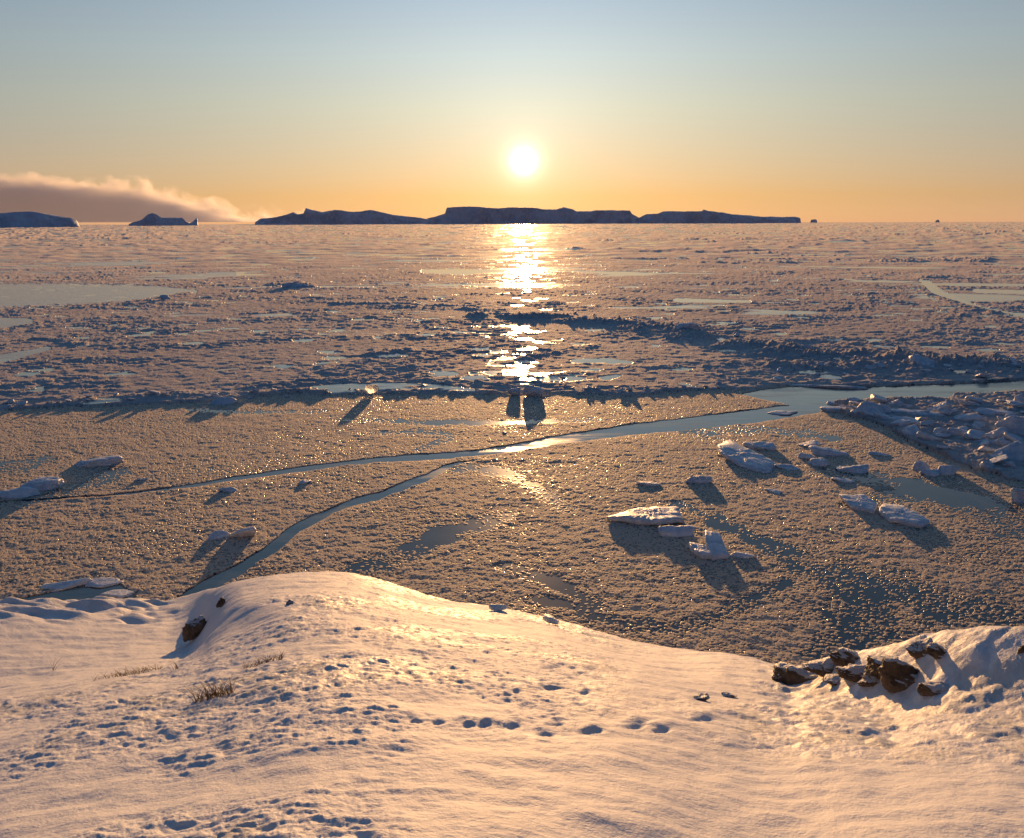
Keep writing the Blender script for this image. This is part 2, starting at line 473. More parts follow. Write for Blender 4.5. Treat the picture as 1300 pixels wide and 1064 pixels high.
rough = rough*(1-.88*ff) + ff*(.22*fbm(X/20, Y/20, 67, 3, .6) + .5*sstep(.10, .0, np.abs(perlin(X/260 + .15*nz2, Y/75, 68)))*sstep(-.2, .4, perlin(X/300, Y/150, 69))*(.5+.5*perlin(X/12, Y/12, 70)))
rn = fbm(X/1.1, Y/1.1, 61, 4, .6)
rn2 = np.abs(fbm(X/2.2, Y/2.2, 63, 3, .6))
ridge *= .45*sstep(-.55, .35, fbm(X/7, Y/5, 65, 3))
zp = .14 + rough*amp*(1-.93*slick) + ridge*(.35 + .75*np.abs(rn) + .5*rn2) + rub*(.12*np.abs(rn)+.10*rn2)
zp = np.where(rg > 900, .14 + (zp-.14)*.9 + perlin(X/70, Y/40, 71)*.25*np.minimum(rg/900, 3), zp)

# frost flowers on thin new ice
frost_amt = np.zeros(shp, np.float32); zf = np.zeros(shp, np.float32)
m = (rg < 110) & (pack < .999)
x, y = X[m], Y[m]
cov = .80 + .30*fbm(x/7, y/7, 81, 4) + .10*perlin(x/1.2, y/1.2, 83)
sw = swath_min(PX[m], PY[m], SWATHS, fbm(x/1.6, y/1.6, 85, 4)*.55)
cov -= .70*sstep(1.35, .45, sw)
f1, f2, h1, _, _ = cells(x/.16, y/.16, 91)
on = hr(h1, 5) < cov
rad = .50 + .30*hr(h1, 6)
b1 = np.clip(1-(f1/rad)**2, 0, 1)*on*(.6+.6*hr(h1, 7))
f1, f2, h1, _, _ = cells(x/.085+3.3, y/.085, 93)
on = hr(h1, 5) < cov*.85
b2 = np.clip(1-(f1/.62)**2, 0, 1)*on
bb = np.maximum(b1, b2*.55)
bb *= 1 + .18*perlin(x/.07, y/.07, 95)
zf[m] = .015*bb + sstep(.3, .75, cov)*(.018*nz1[m] + .016*perlin(x/.45, y/.45, 96))
frost_amt[m] = sstep(.05, .28, bb)
zf += np.clip(nz2, -1, 1)*.01
# raised rims along the cracks
rim = np.exp(-np.clip(np.minimum(da, np.where(PX > 225, db, 99)), 0, 99)**2/6.0)*(PX < 1085)
zf += rim*.03*np.abs(nz1)
Z = zf*(1-pack) + zp*pack + 0.0
edge_d = np.minimum(np.where((PX > -60) & (PX < 1085), da, 99), np.where((PX > 225) & (PX < 600), db, 99))
low = np.exp(-np.clip(edge_d, 0, 99)/2.2)*sstep(.25, -.15, fbm(X/5, Y/5, 97, 3))
Z = Z*(1-low) - .025*low
Z = np.where(water, -.45, Z)
V = np.stack([X, Y, Z], -1).reshape(-1, 3)
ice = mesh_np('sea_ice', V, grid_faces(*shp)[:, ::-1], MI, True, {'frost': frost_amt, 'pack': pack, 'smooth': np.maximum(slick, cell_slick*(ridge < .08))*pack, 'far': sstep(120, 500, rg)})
tag(ice, kind='structure')
ICE = dict(rr=rr, th=th, Z=Z)

def ice_z(x, y):
    r = math.hypot(x, y); t = math.atan2(x, y)
    j = int(np.clip(np.searchsorted(-rr, -r), 0, len(rr)-1)); i = int(np.clip(np.searchsorted(th, t), 0, NT_-1))
    return float(max(Z[j, i], -.1))

nW = 96
tw = np.linspace(R(-44), R(44), nW); rw = np.array([14., 25, 40, 70, 120, 250, 600, 2000, 6000, 11400])
a, b = np.meshgrid(rw, tw, indexing='ij')
wv = np.stack([a*np.sin(b), a*np.cos(b), np.full_like(a, -.035)], -1).reshape(-1, 3)
tag(mesh_np('water', wv, grid_faces(len(rw), nW)[:, ::-1], MW), kind='structure')

# ------------------------------------------------------------------ snow-covered shore
SIL = [(-300, 768), (0, 764), (100, 764), (190, 764), (215, 764), (235, 758), (262, 750), (285, 743), (310, 737), (345, 731), (380, 727), (420, 725.5), (450, 729), (480, 737), (520, 750), (545, 758), (580, 765), (620, 770), (655, 775),
       (700, 786), (745, 799), (790, 812), (830, 820), (870, 825), (920, 828), (960, 836), (990, 846), (1005, 852), (1030, 846), (1070, 833), (1130, 818), (1170, 808), (1200, 800), (1250, 797), (1300, 796), (1700, 800)]
RIDGE_R = [(-300, 26), (200, 26), (225, 22.5), (330, 20), (420, 21), (560, 20), (700, 18), (850, 16.5), (985, 14.5), (1070, 12.5), (1200, 11.5), (1300, 11), (1700, 11)]
NS, NR = 1500, 900
ts = np.linspace(R(-52), R(52), NS)
sr = np.concatenate([np.geomspace(1.2, 24, NR-160), np.linspace(24.05, 42, 160)])
pxt = np.array([project(np.array(math.sin(t)*20.), np.array(math.cos(t)*20.), np.array(H-9.))[0] for t in ts])
Tr = np.tan(np.arctan((np.interp(pxt, *zip(*SIL))-CY)/F)+PITCH)
# the columns are radial, so silhouettes keep the row's dependence on the column's off-axis angle
def T_for(px, py):
    d = np.array([ray(a_, b_) for a_, b_ in zip(px, py)])
    return -d[:, 2]/np.hypot(d[:, 0], d[:, 1])
silx = np.linspace(-600, 1900, 1400)
sily = np.interp(silx, *zip(*SIL))
k3 = np.ones(9)/9
sily = np.convolve(np.pad(sily, 4, 'edge'), k3, 'valid')
sil_d = np.array([ray(a_, b_) for a_, b_ in zip(silx, sily)])
sil_az = np.arctan2(sil_d[:, 0], sil_d[:, 1]); sil_T = -sil_d[:, 2]/np.hypot(sil_d[:, 0], sil_d[:, 1])
Tr = np.interp(ts, sil_az, sil_T)
pcol = np.interp(ts, sil_az, silx)                       # photo column of each azimuth (at the skyline)
Rr = np.interp(pcol, *zip(*RIDGE_R))
h0 = 1.7

def gauss(a, sig):
    n_ = int(sig*3); k_ = np.exp(-.5*(np.arange(-n_, n_+1)/sig)**2); k_ /= k_.sum()
    return np.convolve(np.pad(a, n_, 'edge'), k_, 'valid')
dts = math.degrees(ts[1]-ts[0])
Rr = gauss(Rr, 2.0/dts)
T_hill = np.interp(ts, sil_az, np.array([T_ for T_ in np.interp(silx, [-600, 150, 345, 420, 600, 830, 1000, 1150, 1400, 1900], [.46, .44, .412, .408, .435, .475, .515, .50, .48, .48])]))
T_hill = gauss(T_hill, 3.5/dts)
TR = np.linspace(0, 60, 1201)
TD = gauss(np.interp(TR, [0, 4, 8, 10, 12, 14, 16, 18, 22, 26, 60], [1.7, 3.05, 4.45, 5.2, 5.95, 6.85, 7.9, 8.9, 10.3, 11.52, 20.1]), 26)
def shore_drop(r, T, Th, Rd, pc):
    """drop below the eye of the bare shore along one azimuth (arrays broadcast)"""
    Tl = Th + (T-Th)*sstep(.45, 1.0, r/Rd)
    hill = h0 + (Tl - h0/Rd)*r + .055*np.clip(r-Rd, 0, None)**2
    terr = np.interp(r, TR, TD) + (T-.443)*r*sstep(12, 26, r) + .5*np.clip(r-26, 0, None)**1.6
    hw = 42 + 22*np.clip(17-r, 0, 12)
    c = 268 + 3*np.clip(16-r, 0, 12)
    wgt = sstep(-1, 1, (pc-c)/hw)
    return terr*(1-wgt) + hill*wgt

rs, tt = np.meshgrid(sr, ts, indexing='ij')
Dp = shore_drop(rs, Tr[None, :], T_hill[None, :], Rr[None, :], pcol[None, :])
dome = .55*np.exp(-((rs-Rr[None, :]*.97)/1.0)**2)*sstep(1020, 1150, pcol)[None, :] + .22*np.exp(-((rs-Rr[None, :]*.97)/.7)**2)*sstep(960, 1075, pcol)[None, :]
Dp = Dp - dome
# keep the skyline where the photo has it
mT = (Dp/rs).min(0)
Dp = Dp + (Tr-mT)[None, :]*rs*sstep(.4, 1.0, rs/Rr[None, :])
XS, YS = rs*np.sin(tt), rs*np.cos(tt)
base = H - Dp
SPX, SPY = project(XS, YS, base)

def ell(px, py, w, h):
    return np.exp(-(((SPX-px)/w)**2 + ((SPY-py)/h)**2)**2)
n_a = fbm(XS/.55, YS/.55, 101, 3)
n_b = fbm(XS/.16 + n_a*.3, YS/.085, 103, 4, .55)
n_c = fbm(XS/3.2, YS/3.2, 105, 3)
crust = sstep(880, 700, SPX+.3*(SPY-800))*sstep(-4, 14, SPY-np.interp(SPX, [-300, 0, 120, 230, 300, 345, 600], [890, 885, 868, 830, 790, 745, 700]))*sstep(-.1, .4, .45+n_c)
crust = np.maximum(crust, .35*sstep(-.2, .6, n_c)*sstep(860, 900, SPY))
crust *= 1 - .8*sstep(900, 960, SPY)*sstep(430, 560, SPX)
outc = sstep(900, 1010, SPX + (SPY-880)*.35)*sstep(985, 950, SPY-(SPX-1100)*.05)
dz = n_c*.05 + n_a*.02
dz = dz + crust*(n_b*.017 + .012*n_a)
F1s, F2s, hs, _, _ = cells(XS/.21 + n_a*.35, YS/.11 + n_c*.4, 107)
pits = np.clip(1-F1s/.42, 0, 1)*(hr(hs, 1) < .5)
dz -= crust*pits*.009*(.4+hr(hs, 2))
dz += outc*(np.abs(n_a)*.055 + np.abs(n_b)*.012 - .02)
# wind ripples in the soft snow
dz += (1-crust)*(1-outc)*.012*perlin(XS/1.1 + n_a*.2, YS/.22, 111)
FOOT = [(499, 899, 9, 4), (528, 913, 9, 4), (556, 915, 10, 4), (596, 919, 11, 4), (615, 920, 10, 4), (652, 921, 10, 4), (692, 932, 13, 6), (704, 921, 13, 3.5), (751, 931, 18, 5.5),
        (806, 925, 15, 4.5), (839, 931, 14, 4.5), (892, 918, 21, 5), (7, 898, 9, 4), (80, 898, 17, 4), (644, 882, 7, 3), (743, 881, 7, 3), (630, 859, 15, 5), (700, 873, 13, 4), (655, 878, 6, 3),
        (155, 893, 9, 3), (700, 848, 16, 3.5), (740, 855, 12, 3.5)]
for f in FOOT:
    dz -= .034*ell(f[0], f[1], f[2]*.8, f[3]*.48)
    dz += .015*ell(f[0], f[1]-f[3]*1.6, f[2]*1.1, f[3]*.8)
# drifts on the terrace and the ice foot along its edge
dz += sstep(250, 190, SPX)*sstep(800, 775, SPY)*(.30*np.abs(fbm(XS/2.0, YS/1.3, 121, 3)) - .04)
dz += .10*ell(170, 790, 30, 7)*0 - .10*ell(180, 788, 24, 5)
icy = np.clip(crust*sstep(-.1, .4, n_c) + outc*.9 + sstep(250, 190, SPX)*sstep(790, 770, SPY)*.6, 0, 1)
ZS = base + dz
# skyline again after detail: shift so that it stays, then let the far side run under the sea
ZS = np.maximum(ZS, -1.2)
sv = np.stack([XS, YS, ZS], -1).reshape(-1, 3)
snow = mesh_np('snow_ground', sv, grid_faces(NR, NS)[:, ::-1], MS, True, {'icy': icy})
tag(snow, kind='structure')

def shore_z(x, y):
    r = math.hypot(x, y); t = math.atan2(x, y)
    j = int(np.clip(np.searchsorted(sr, r), 0, NR-1)); i = int(np.clip(np.searchsorted(ts, t), 0, NS-1))
    return float(ZS[j, i])

def sp(px, py):
    """where the sight line through a photo point meets the shore"""
    d = ray(px, py)
    for t in np.arange(2.0, 45, .02):
        p = np.array([0, 0, H]) + d*t
        if p[2] <= shore_z(p[0], p[1]): return p
    return p

# ------------------------------------------------------------------ ice chunks
def ico(sub):
    bm = bmesh.new(); bmesh.ops.create_icosphere(bm, subdivisions=sub, radius=1.0)
    bm.verts.ensure_lookup_table()
    v = np.array([p.co[:] for p in bm.verts]); f = np.array([[q.index for q in p.verts] for p in bm.faces])
    bm.free()
    return v, f
ICO = {s_: ico(s_) for s_ in (3, 4, 5, 6)}

def chunk_shape(seed, dims, planes=11, bumpy=.085, sub=5, top=None, soft=13.0, lean=(0, 0), flat=False, hull=None):
    """a broken piece of ice: rounded intersection of random planes, half widths dims, roughened"""
    g = np.random.default_rng(seed)
    d, f = ICO[sub]
    n = g.normal(size=(planes, 3)); n[:, 2] *= (.22 if flat else .45); n /= np.linalg.norm(n, axis=1)[:, None]
    off = g.uniform(.72, 1.08, planes)
    if flat:
        n = np.vstack([n, [[g.normal()*.16, g.normal()*.10, 1], [g.normal()*.5, -.4, .8], [0, 0, -1]]]); off = np.append(off, [.62, .8, .9]); soft = 15.0
    elif top is not None:
        n = np.vstack([n, [[g.normal()*.12+lean[0], g.normal()*.12+lean[1], 1]]]); off = np.append(off, top)
    if hull is not None: n, off = hull
    n = n/np.linalg.norm(n, axis=1)[:, None]
    c = d @ n.T
    rad = np.where(c > .05, off[None, :]/np.maximum(c, .05), 40.0)
    if hull is None: rad = np.minimum(rad, 3.0)
    rad = (np.sum(rad**-soft, 1))**(-1/soft)
    p = d*rad[:, None]
    if hull is not None:
        nn = noise3(p*1.9+seed, seed) + .6*noise3(p*4.3+seed, seed+1) + .4*np.abs(noise3(p*9+seed, seed+2)) + .2*noise3(p*19+seed, seed+3)
        p[:, 2] += bumpy*nn; p[:, :2] *= (1 + .35*bumpy*nn)[:, None]
        return p, f
    p = p/np.abs(p).max(0)
    q = np.array(dims)/max(dims[:2]); q[2] = max(q[2], .35); p = p*1.0; pq = p*q
    nn = noise3(pq*2.6+seed, seed) + .6*noise3(pq*6.1+seed, seed+1) + .5*np.abs(noise3(pq*12+seed, seed+2)) + .2*noise3(pq*26+seed, seed+3)
    p = p*(1 + bumpy*nn)[:, None]
    p = p*np.array(dims)
    return p, f

def plate(seed, poly, z0, thick, tilt, label, cat='ice slab', name='ice_slab', bumpy=.05, mat=None):
    """a broken floe piece: convex outline given where the photo shows its top, real thickness and tilt"""
    P = np.array([gp(a_, b_, z0+thick) for a_, b_ in poly]); c0 = P.mean(0); Q = (P-c0)[:, :2]
    q2 = np.roll(Q, -1, 0); e = q2-Q; nn = np.stack([e[:, 1], -e[:, 0]], -1); nn /= np.linalg.norm(nn, axis=1)[:, None]
    of = (nn*Q).sum(1)
    if of.mean() < 0: nn, of = -nn, -of
    g = np.random.default_rng(seed)
    n = np.concatenate([np.stack([nn[:, 0], nn[:, 1], g.uniform(-.15, .3, len(nn))], -1), [[0, 0, 1], [0, 0, -1], [g.normal()*.3, -.5, .8]]])
    off = np.concatenate([np.maximum(of, .05), [thick*.5, thick*.5, thick*.5+.5*abs(Q[:, 1]).max()]])
    v, f = chunk_shape(seed, None, bumpy=bumpy, sub=6, soft=22.0, hull=(n, off))
    v[:, 2] += v[:, 0]*tilt[0] + v[:, 1]*tilt[1]
    o = mesh_np(name, v, None, mat or MC, True, tris=f)
    o.location = (c0[0], c0[1], z0+thick*.5)
    return tag(o, label, cat)

def chunk(name, seed, px, py, wpx, hpx, label, cat, depth=.7, rz=0.0, tilt=(0, 0), mat=None, sink=.5, sub=5, group=None, on=None, **kw):
    """one piece of ice whose base shows at photo pixel (px,py), wpx wide and hpx high there"""
    p = gp(px, py) if on is None else on(px, py)
    dist = np.linalg.norm(p-np.array([0, 0, H])); k = dist/F
    sx = wpx*k/2; hz = hpx*k
    sz = hz/(2*(1-sink))*HK.get(name, 1.0)
    if name == 'ice_slab': kw['flat'] = True
    v, f = chunk_shape(seed, (sx, sx*depth, sz), sub=sub, **kw)
    o = mesh_np(name, v, None, mat or MC, True, tris=f)
    az = math.atan2(p[0], p[1])
    z0 = ice_z(p[0], p[1]) if on is None else p[2]
    z0 = min(max(z0, -.05), .12) if on is None else z0
    cy_ = sx*depth*.6
    o.location = (p[0]+math.sin(az)*cy_, p[1]+math.cos(az)*cy_, z0 + sz*(1-2*sink))
    o.rotation_euler = (tilt[0], tilt[1], rz - az)
    return tag(o, label, cat, group)

HK = {'ice_block': .68, 'ice_slab': .45, 'ice_lump': .5, 'ice_plate': .6}
IB = 'ice block'
chunk('ice_block', 301, 470, 501, 25, 27, 'pale translucent ice block glowing at the pack edge, with a long narrow shadow', IB, .6, .2, mat=MCL, top=.75, sink=.12, planes=10, soft=12)
chunk('ice_block', 302, 284, 513, 34, 13, 'low humped ice block on the pack edge, left of the glowing block', IB, .6, -.2, planes=12)
chunk('ice_block', 303, 653, 502, 20, 17, 'slimmer of the two dark ice blocks in the sun glitter', IB, .5, .3, planes=12, sink=.15, soft=10)
chunk('ice_block', 304, 677, 503, 29, 19, 'wider of the two dark ice blocks in the sun glitter', IB, .5, -.3, planes=12, sink=.15, soft=10)
chunk('ice_block', 305, 279, 684, 34, 9, 'low rounded end of the pale ice pair lying beside the dark diagonal crack', IB, .7, .2, planes=11)
chunk('ice_block', 306, 306, 682, 40, 13, 'pale upturned ice lump with a bright tip beside the dark diagonal crack', IB, .6, -.1, tilt=(0, -.22), planes=12)
chunk('ice_slab', 307, 58, 621, 72, 25, 'broad lumpy ice slab at the left edge with snow on top', 'ice slab', .5, .1, planes=12, bumpy=.14, sub=5, top=.6)
chunk('ice_slab', 308, 15, 632, 60, 16, 'low broken ice slab in front of the broad lumpy slab at the left edge', 'ice slab', .6, -.2, planes=11, bumpy=.12, top=.5)
chunk('ice_slab', 309, 125, 591, 60, 17, 'dark ridged ice slab lying alone behind the broad lumpy slab', 'ice slab', .55, -.15, tilt=(0, -.08), planes=14, bumpy=.14, sub=5, top=.55)
chunk('ice_lump', 310, 386, 614, 22, 9, 'small flat ice lump just below the long thin crack', 'ice lump', .6, .3)
chunk('ice_lump', 311, 292, 624, 28, 7, 'low crumbled ice lump just below the thin left end of the crack', 'ice lump', .5, -.2, bumpy=.16)
chunk('ice_lump', 312, 180, 610, 18, 5, 'tiny crumb of ice above the thin left end of the crack', 'ice lump', .5, -.2, bumpy=.16)
chunk('ice_lump', 313, 641, 550, 9, 6, 'tiny dark ice lump alone on the golden frost below the paired blocks', 'ice lump', .7, .2)
# the large tilted plate group right of centre
plate(320, [(770, 655), (800, 645), (836, 641), (861, 643), (868, 660), (830, 662)], .0, .26, (.02, -.03), 'large tilted ice plate with a pale flat top and wide shadow, right of centre', 'ice plate', 'ice_plate')
chunk('ice_lump', 321, 850, 681, 58, 24, 'knobbly ice lump leaning against the front of the large tilted plate', 'ice lump', .55, -.2, tilt=(0, .18), planes=12, bumpy=.16, sub=5)
plate(322, [(874, 688), (893, 690), (908, 702), (891, 704), (877, 695)], .0, .24, (-.1, .04), 'snow-lit slanting ice slab between the large plate and the small domed lump', 'ice slab')
plate(323, [(895, 676), (914, 679), (927, 700), (904, 702), (896, 689)], .0, .3, (-.08, .1), 'dark square-topped ice slab next to the small domed lump', 'ice slab')
chunk('ice_lump', 324, 942, 708, 36, 17, 'small domed ice lump at the end of the large plate group', 'ice lump', .6, .1, planes=12)
chunk('ice_lump', 325, 885, 614, 40, 13, 'low dark ice lump with a lit crest above the large tilted plate', 'ice lump', .6, .1, planes=14, bumpy=.12)
chunk('ice_slab', 326, 826, 617, 36, 7, 'thin flat ice slab alone above the large tilted plate', 'ice slab', .5, -.1, top=.5)
plate(327, [(911, 566), (928, 560), (950, 569), (987, 584), (976, 597), (941, 588), (915, 575)], .0, .27, (-.05, .04), 'long sloping ice slab with a smooth bright face near the widening crack', 'ice slab')
chunk('ice_slab', 328, 965, 570, 40, 14, 'rough dark ice slab behind the long sloping slab', 'ice slab', .6, -.2, bumpy=.14)
for i, (x_, y_, w_, h_, l_) in enumerate([
        (1025, 567, 40, 9, 'flat floe piece in the debris patch nearest the crack'),
        (1022, 582, 26, 10, 'small humped piece in the middle of the debris patch right of the long sloping slab'),
        (1052, 578, 44, 13, 'widest dark piece of the debris patch right of the long sloping slab'),
        (1045, 592, 38, 12, 'blunt piece low in the debris patch, right of the sloping slab'),
        (1083, 600, 40, 14, 'dark piece at the near end of the debris patch with a lit rim'),
        (1118, 578, 28, 8, 'small dark lozenge of ice alone between debris patch and rubble field'),
        (1072, 612, 30, 7, 'flat crumb below the debris patch, in front of its dark near end'),
        (1000, 596, 30, 6, 'low crumb of ice touching the tip of the long sloping slab'),
        (985, 626, 30, 5, 'barely raised crust of ice below the long sloping slab')]):
    chunk('ice_lump', 340+i, x_, y_, w_, h_, l_, 'ice lump', .6, random.uniform(-.4, .4), planes=13, bumpy=.14)
chunk('ice_lump', 352, 1169, 598, 20, 20, 'upright knob of ice at the end of the curved lump row on the right', 'ice lump', .8, 0, planes=12)
chunk('ice_lump', 353, 1182, 604, 26, 16, 'middle knob of the curved row of three ice lumps on the right', 'ice lump', .8, 0, planes=12)
chunk('ice_lump', 354, 1199, 604, 32, 20, 'largest rounded lump of the curved row of three on the right', 'ice lump', .7, .2, planes=12, bumpy=.11)
plate(329, [(966, 525), (985, 521.5), (1013, 522), (1002, 526.5)], -.06, .10, (0, 0), 'thin golden sliver of ice afloat in the narrow water left of the rubble field', 'ice slab', bumpy=.02)
plate(355, [(1065, 628), (1097, 628), (1114, 638), (1110, 648), (1080, 641)], .0, .22, (-.03, .03), 'dark wedge-shaped ice slab with a pointed shadow, left half of the split slab on the right', 'ice slab')
plate(356, [(1120, 640), (1148, 642), (1182, 659), (1171, 665), (1130, 659), (1116, 648)], .0, .22, (-.03, .03), 'snow-topped ice slab with a lit face, right half of the split slab on the right', 'ice slab')
chunk('ice_block', 357, 1300, 638, 26, 22, 'round pale ice block cut by the right edge, alone below the rubble field', IB, .8, 0, planes=12)
chunk('ice_block', 358, 1288, 588, 52, 36, 'biggest rounded pale ice block at the right edge of the rubble field', IB, .7, .3, planes=11, sub=5)
chunk('ice_block', 359, 1272, 572, 44, 30, 'pale ice block leaning behind the biggest rounded block', IB, .7, -.3, planes=12, sub=5)
chunk('ice_block', 360, 1292, 556, 46, 28, 'pointed pale ice block above the biggest rounded block at the right edge', IB, .6, .1, planes=10)
chunk('ice_block', 361, 1262, 560, 36, 20, 'low snowy block left of the pointed pale block in the rubble field', IB, .7, .5, planes=14)
chunk('ice_block', 362, 1300, 516, 22, 24, 'upright pale ice block at the right edge beside the open lead', IB, .7, 0, planes=14)
chunk('ice_block', 363, 1105, 531, 42, 20, 'snowy rounded block at the left tip of the rubble field with a broad blue shadow', IB, .7, .2, planes=14, sub=5)
chunk('ice_block', 364, 1124, 527, 26, 20, 'peaked block behind the snowy rounded block at the rubble field tip', IB, .7, -.3, planes=10)
chunk('ice_slab', 365, 1160, 530, 78, 13, 'long flat shadowed slab behind the tip of the rubble field', 'ice slab', .35, -.15, planes=12, top=.5)
chunk('ice_slab', 366, 1150, 539, 44, 12, 'smooth pale slab with a lit rounded end in the rubble field', 'ice slab', .5, -.1, planes=11, top=.6)
chunk('ice_slab', 367, 1225, 537, 42, 18, 'slanting pale slab rising to a point in the rubble field', 'ice slab', .5, .1, tilt=(0, -.3), planes=10, top=.5)
chunk('ice_slab', 368, 1262, 528, 48, 12, 'flat snow-topped slab high in the rubble field near the lead', 'ice slab', .5, -.1, planes=12, top=.5)
chunk('ice_block', 369, 1218, 557, 36, 16, 'rounded block in the middle of the rubble field', IB, .7, .2, planes=11)
chunk('ice_block', 370, 1178, 562, 30, 14, 'block at the lower rim of the rubble field with a long blue shadow', IB, .7, .2, planes=14)
chunk('ice_slab', 371, 1065, 514, 36, 8, 'flat ice slab on the near bank where the lead narrows', 'ice slab', .5, 0, planes=12, top=.5)
chunk('ice_slab', 372, 1072, 523, 56, 8, 'thin layered ice slab overhanging water where the lead narrows', 'ice slab', .45, .05, planes=12, top=.4)
chunk('ice_slab', 373, 1040, 491, 110, 7, 'long thin ice shelf with a ragged brown edge over the far side of the lead', 'ice slab', .12, 0, planes=14, top=.4, bumpy=.12)
# middle and far distance
chunk('ice_block', 380, 211, 381, 14, 8, 'dark ice block standing on the rim of the pale refrozen lead', IB, .7, 0, planes=12)
chunk('ice_block', 381, 868, 423, 34, 16, 'highest bluish block on the pressure ridge right of the sun glitter', IB, .7, .2, planes=14)
chunk('ice_block', 382, 1172, 468, 36, 18, 'highest pointed block of the ridge behind the open lead', IB, .7, -.2, planes=12)
chunk('ice_block', 383, 370, 366, 40, 8, 'wide dark ice mound far out behind the refrozen lead', IB, .3, 0, planes=14, bumpy=.15)

# rubble: a few shapes, copied
PROTO = []
for i in range(9):
    v, f = chunk_shape(500+i*7, (1, .75, .55 if i % 3 else .3), planes=8+i, bumpy=.08, sub=5, top=(.6 if i % 2 else None), soft=16)
    PROTO.append((v, f))
proto_mesh = {}
def rubble(name, n, fn, size, label, group, cat='ice chunk'):
    made = 0
    for k in range(n):
        px, py = fn()
        p = gp(px, py)
        s_ = random.uniform(*size)*random.choice((.6, .8, 1, 1, 1.35))
        i = random.randrange(len(PROTO))
        if i not in proto_mesh:
            o = mesh_np(name, PROTO[i][0], None, MC, True, tris=PROTO[i][1]); proto_mesh[i] = o
            c = o
        else:
            c = proto_mesh[i].copy(); c.name = name; C.objects.link(c)
        z0 = ice_z(p[0], p[1])
        c.location = (p[0], p[1], z0 + s_*.2)
        c.scale = (s_, s_, s_*random.uniform(.6, 1.1))
        c.rotation_euler = (random.uniform(-.35, .35), random.uniform(-.35, .35), random.uniform(0, 6.28))
        tag(c, label, cat, group); made += 1
    return made

def along(pts, spread):
    xs_, ys2 = zip(*pts)
    def fn():
        x_ = random.uniform(xs_[0], xs_[-1])
        return x_, np.interp(x_, xs_, ys2) + random.gauss(0, spread)
    return fn
def in_rub():
    while True:
        x_, y_ = random.uniform(1065, 1330), random.uniform(502, 615)
        if np.interp(x_, *zip(*LEAD_B))+3 < y_ < np.interp(x_, *zip(*RUB))-2: return x_, y_
rubble('ice_chunk', 90, in_rub, (.32, .85), 'pale broken ice chunk lying in the jumbled rubble field below the open lead', 'chunks of the rubble field')
rubble('ice_chunk', 60, along([(690, 405), (760, 410), (840, 419), (900, 434), (950, 441), (1020, 449), (1100, 455), (1200, 462), (1320, 464)], 4), (.2, .5),
       'bluish ice chunk piled on the long pressure ridge behind the open lead', 'chunks on the pressure ridge')
rubble('ice_chunk', 40, along([(980, 468), (1080, 472), (1180, 470), (1240, 474), (1320, 474)], 5), (.25, .6),
       'small ice chunk scattered between the pressure ridge and the open lead', 'chunks between ridge and lead')
rubble('ice_chunk', 34, along([(0, 516), (100, 511), (200, 507), (300, 504), (380, 498)], 2.5), (.2, .5),
       'ragged ice chunk frozen into the left part of the pack edge', 'chunks along the left pack edge')
rubble('ice_chunk', 22, along([(720, 496), (800, 497), (870, 495), (935, 492)], 2.5), (.2, .42),
       'ragged ice chunk on the pack edge between the sun glitter and the open lead', 'chunks along the middle pack edge')

# ice at the foot of the shore, left
chunk('ice_slab', 400, 75, 750, 70, 8, 'bluish upturned shore ice slab at the left edge beside dark water', 'ice slab', .5, .1, tilt=(.05, -.12), planes=12, top=.5, sub=5)
chunk('ice_slab', 401, 128, 743, 48, 8, 'shore ice slab with a lit corner standing in blue shadow near the snow terrace', 'ice slab', .6, -.15, planes=11, top=.5, sub=5)
chunk('ice_lump', 402, 150, 757, 44, 9, 'frosted rounded lump of shore ice just below the terrace rim', 'ice lump', .7, .1, planes=12)
chunk('ice_lump', 403, 632, 775, 23, 14, 'translucent shore ice lump on the hill skyline, smaller of two', 'ice lump', .7, .1, planes=12, sink=.3, on=lambda a, b: sp(a, b+1))
chunk('ice_lump', 404, 703, 793, 30, 17, 'translucent shore ice lump on the hill skyline, larger of two', 'ice lump', .7, -.1, planes=12, sink=.3, on=lambda a, b: sp(a, b+1))

# ------------------------------------------------------------------ rocks on the shore
def rock(seed, px, py, wpx, hpx, label, depth=.8, rz=0., tilt=(0, 0), planes=13, sink=.42, bumpy=.2, **kw):
    return chunk('rock', seed, px, py, wpx, hpx, label, 'rock', depth, rz, tilt, MR, sink, 5, None, sp, planes=planes, bumpy=bumpy, **kw)
rock(601, 250, 809, 30, 28, 'brown rock face showing under the snow bank left of the hilltop', .7, .2, sink=.2)
rock(602, 283, 768, 16, 9, 'small brown rock poking out at the top of the snow bank', .8, .2)
rock(603, 368, 767, 14, 5, 'tiny dark stone alone on the snowy hilltop', .8)
rock(604, 1012, 868, 84, 15, 'long low dark rock sloping along the left rim of the outcrop', .35, -.35, tilt=(0, -.16), sink=.55)
rock(605, 1052, 856, 62, 15, 'upright brown rock at the bend of the outcrop rim', .6, .1, sink=.5)
rock(606, 1082, 842, 56, 12, 'flat rimed rock on the skyline behind the outcrop rim', .6, -.1, sink=.55)
rock(607, 1092, 860, 48, 15, 'squat dark rock in the middle of the outcrop', .7, .3, sink=.5)
rock(608, 1138, 850, 60, 18, 'tall dark rock at the head of the outcrop with bare sides', .7, -.1, sink=.5)
rock(609, 1156, 872, 112, 21, 'largest dark rock of the outcrop, half buried in glazed snow', .6, .25, tilt=(0, .12), sink=.62, bumpy=.2)
rock(610, 1194, 882, 64, 15, 'dark jagged rock at the near foot of the largest rock', .7, .1, sink=.5, bumpy=.15)
rock(611, 1063, 868, 44, 7, 'thin tawny rock rib lying in snow before the outcrop', .5, 0, sink=.5)
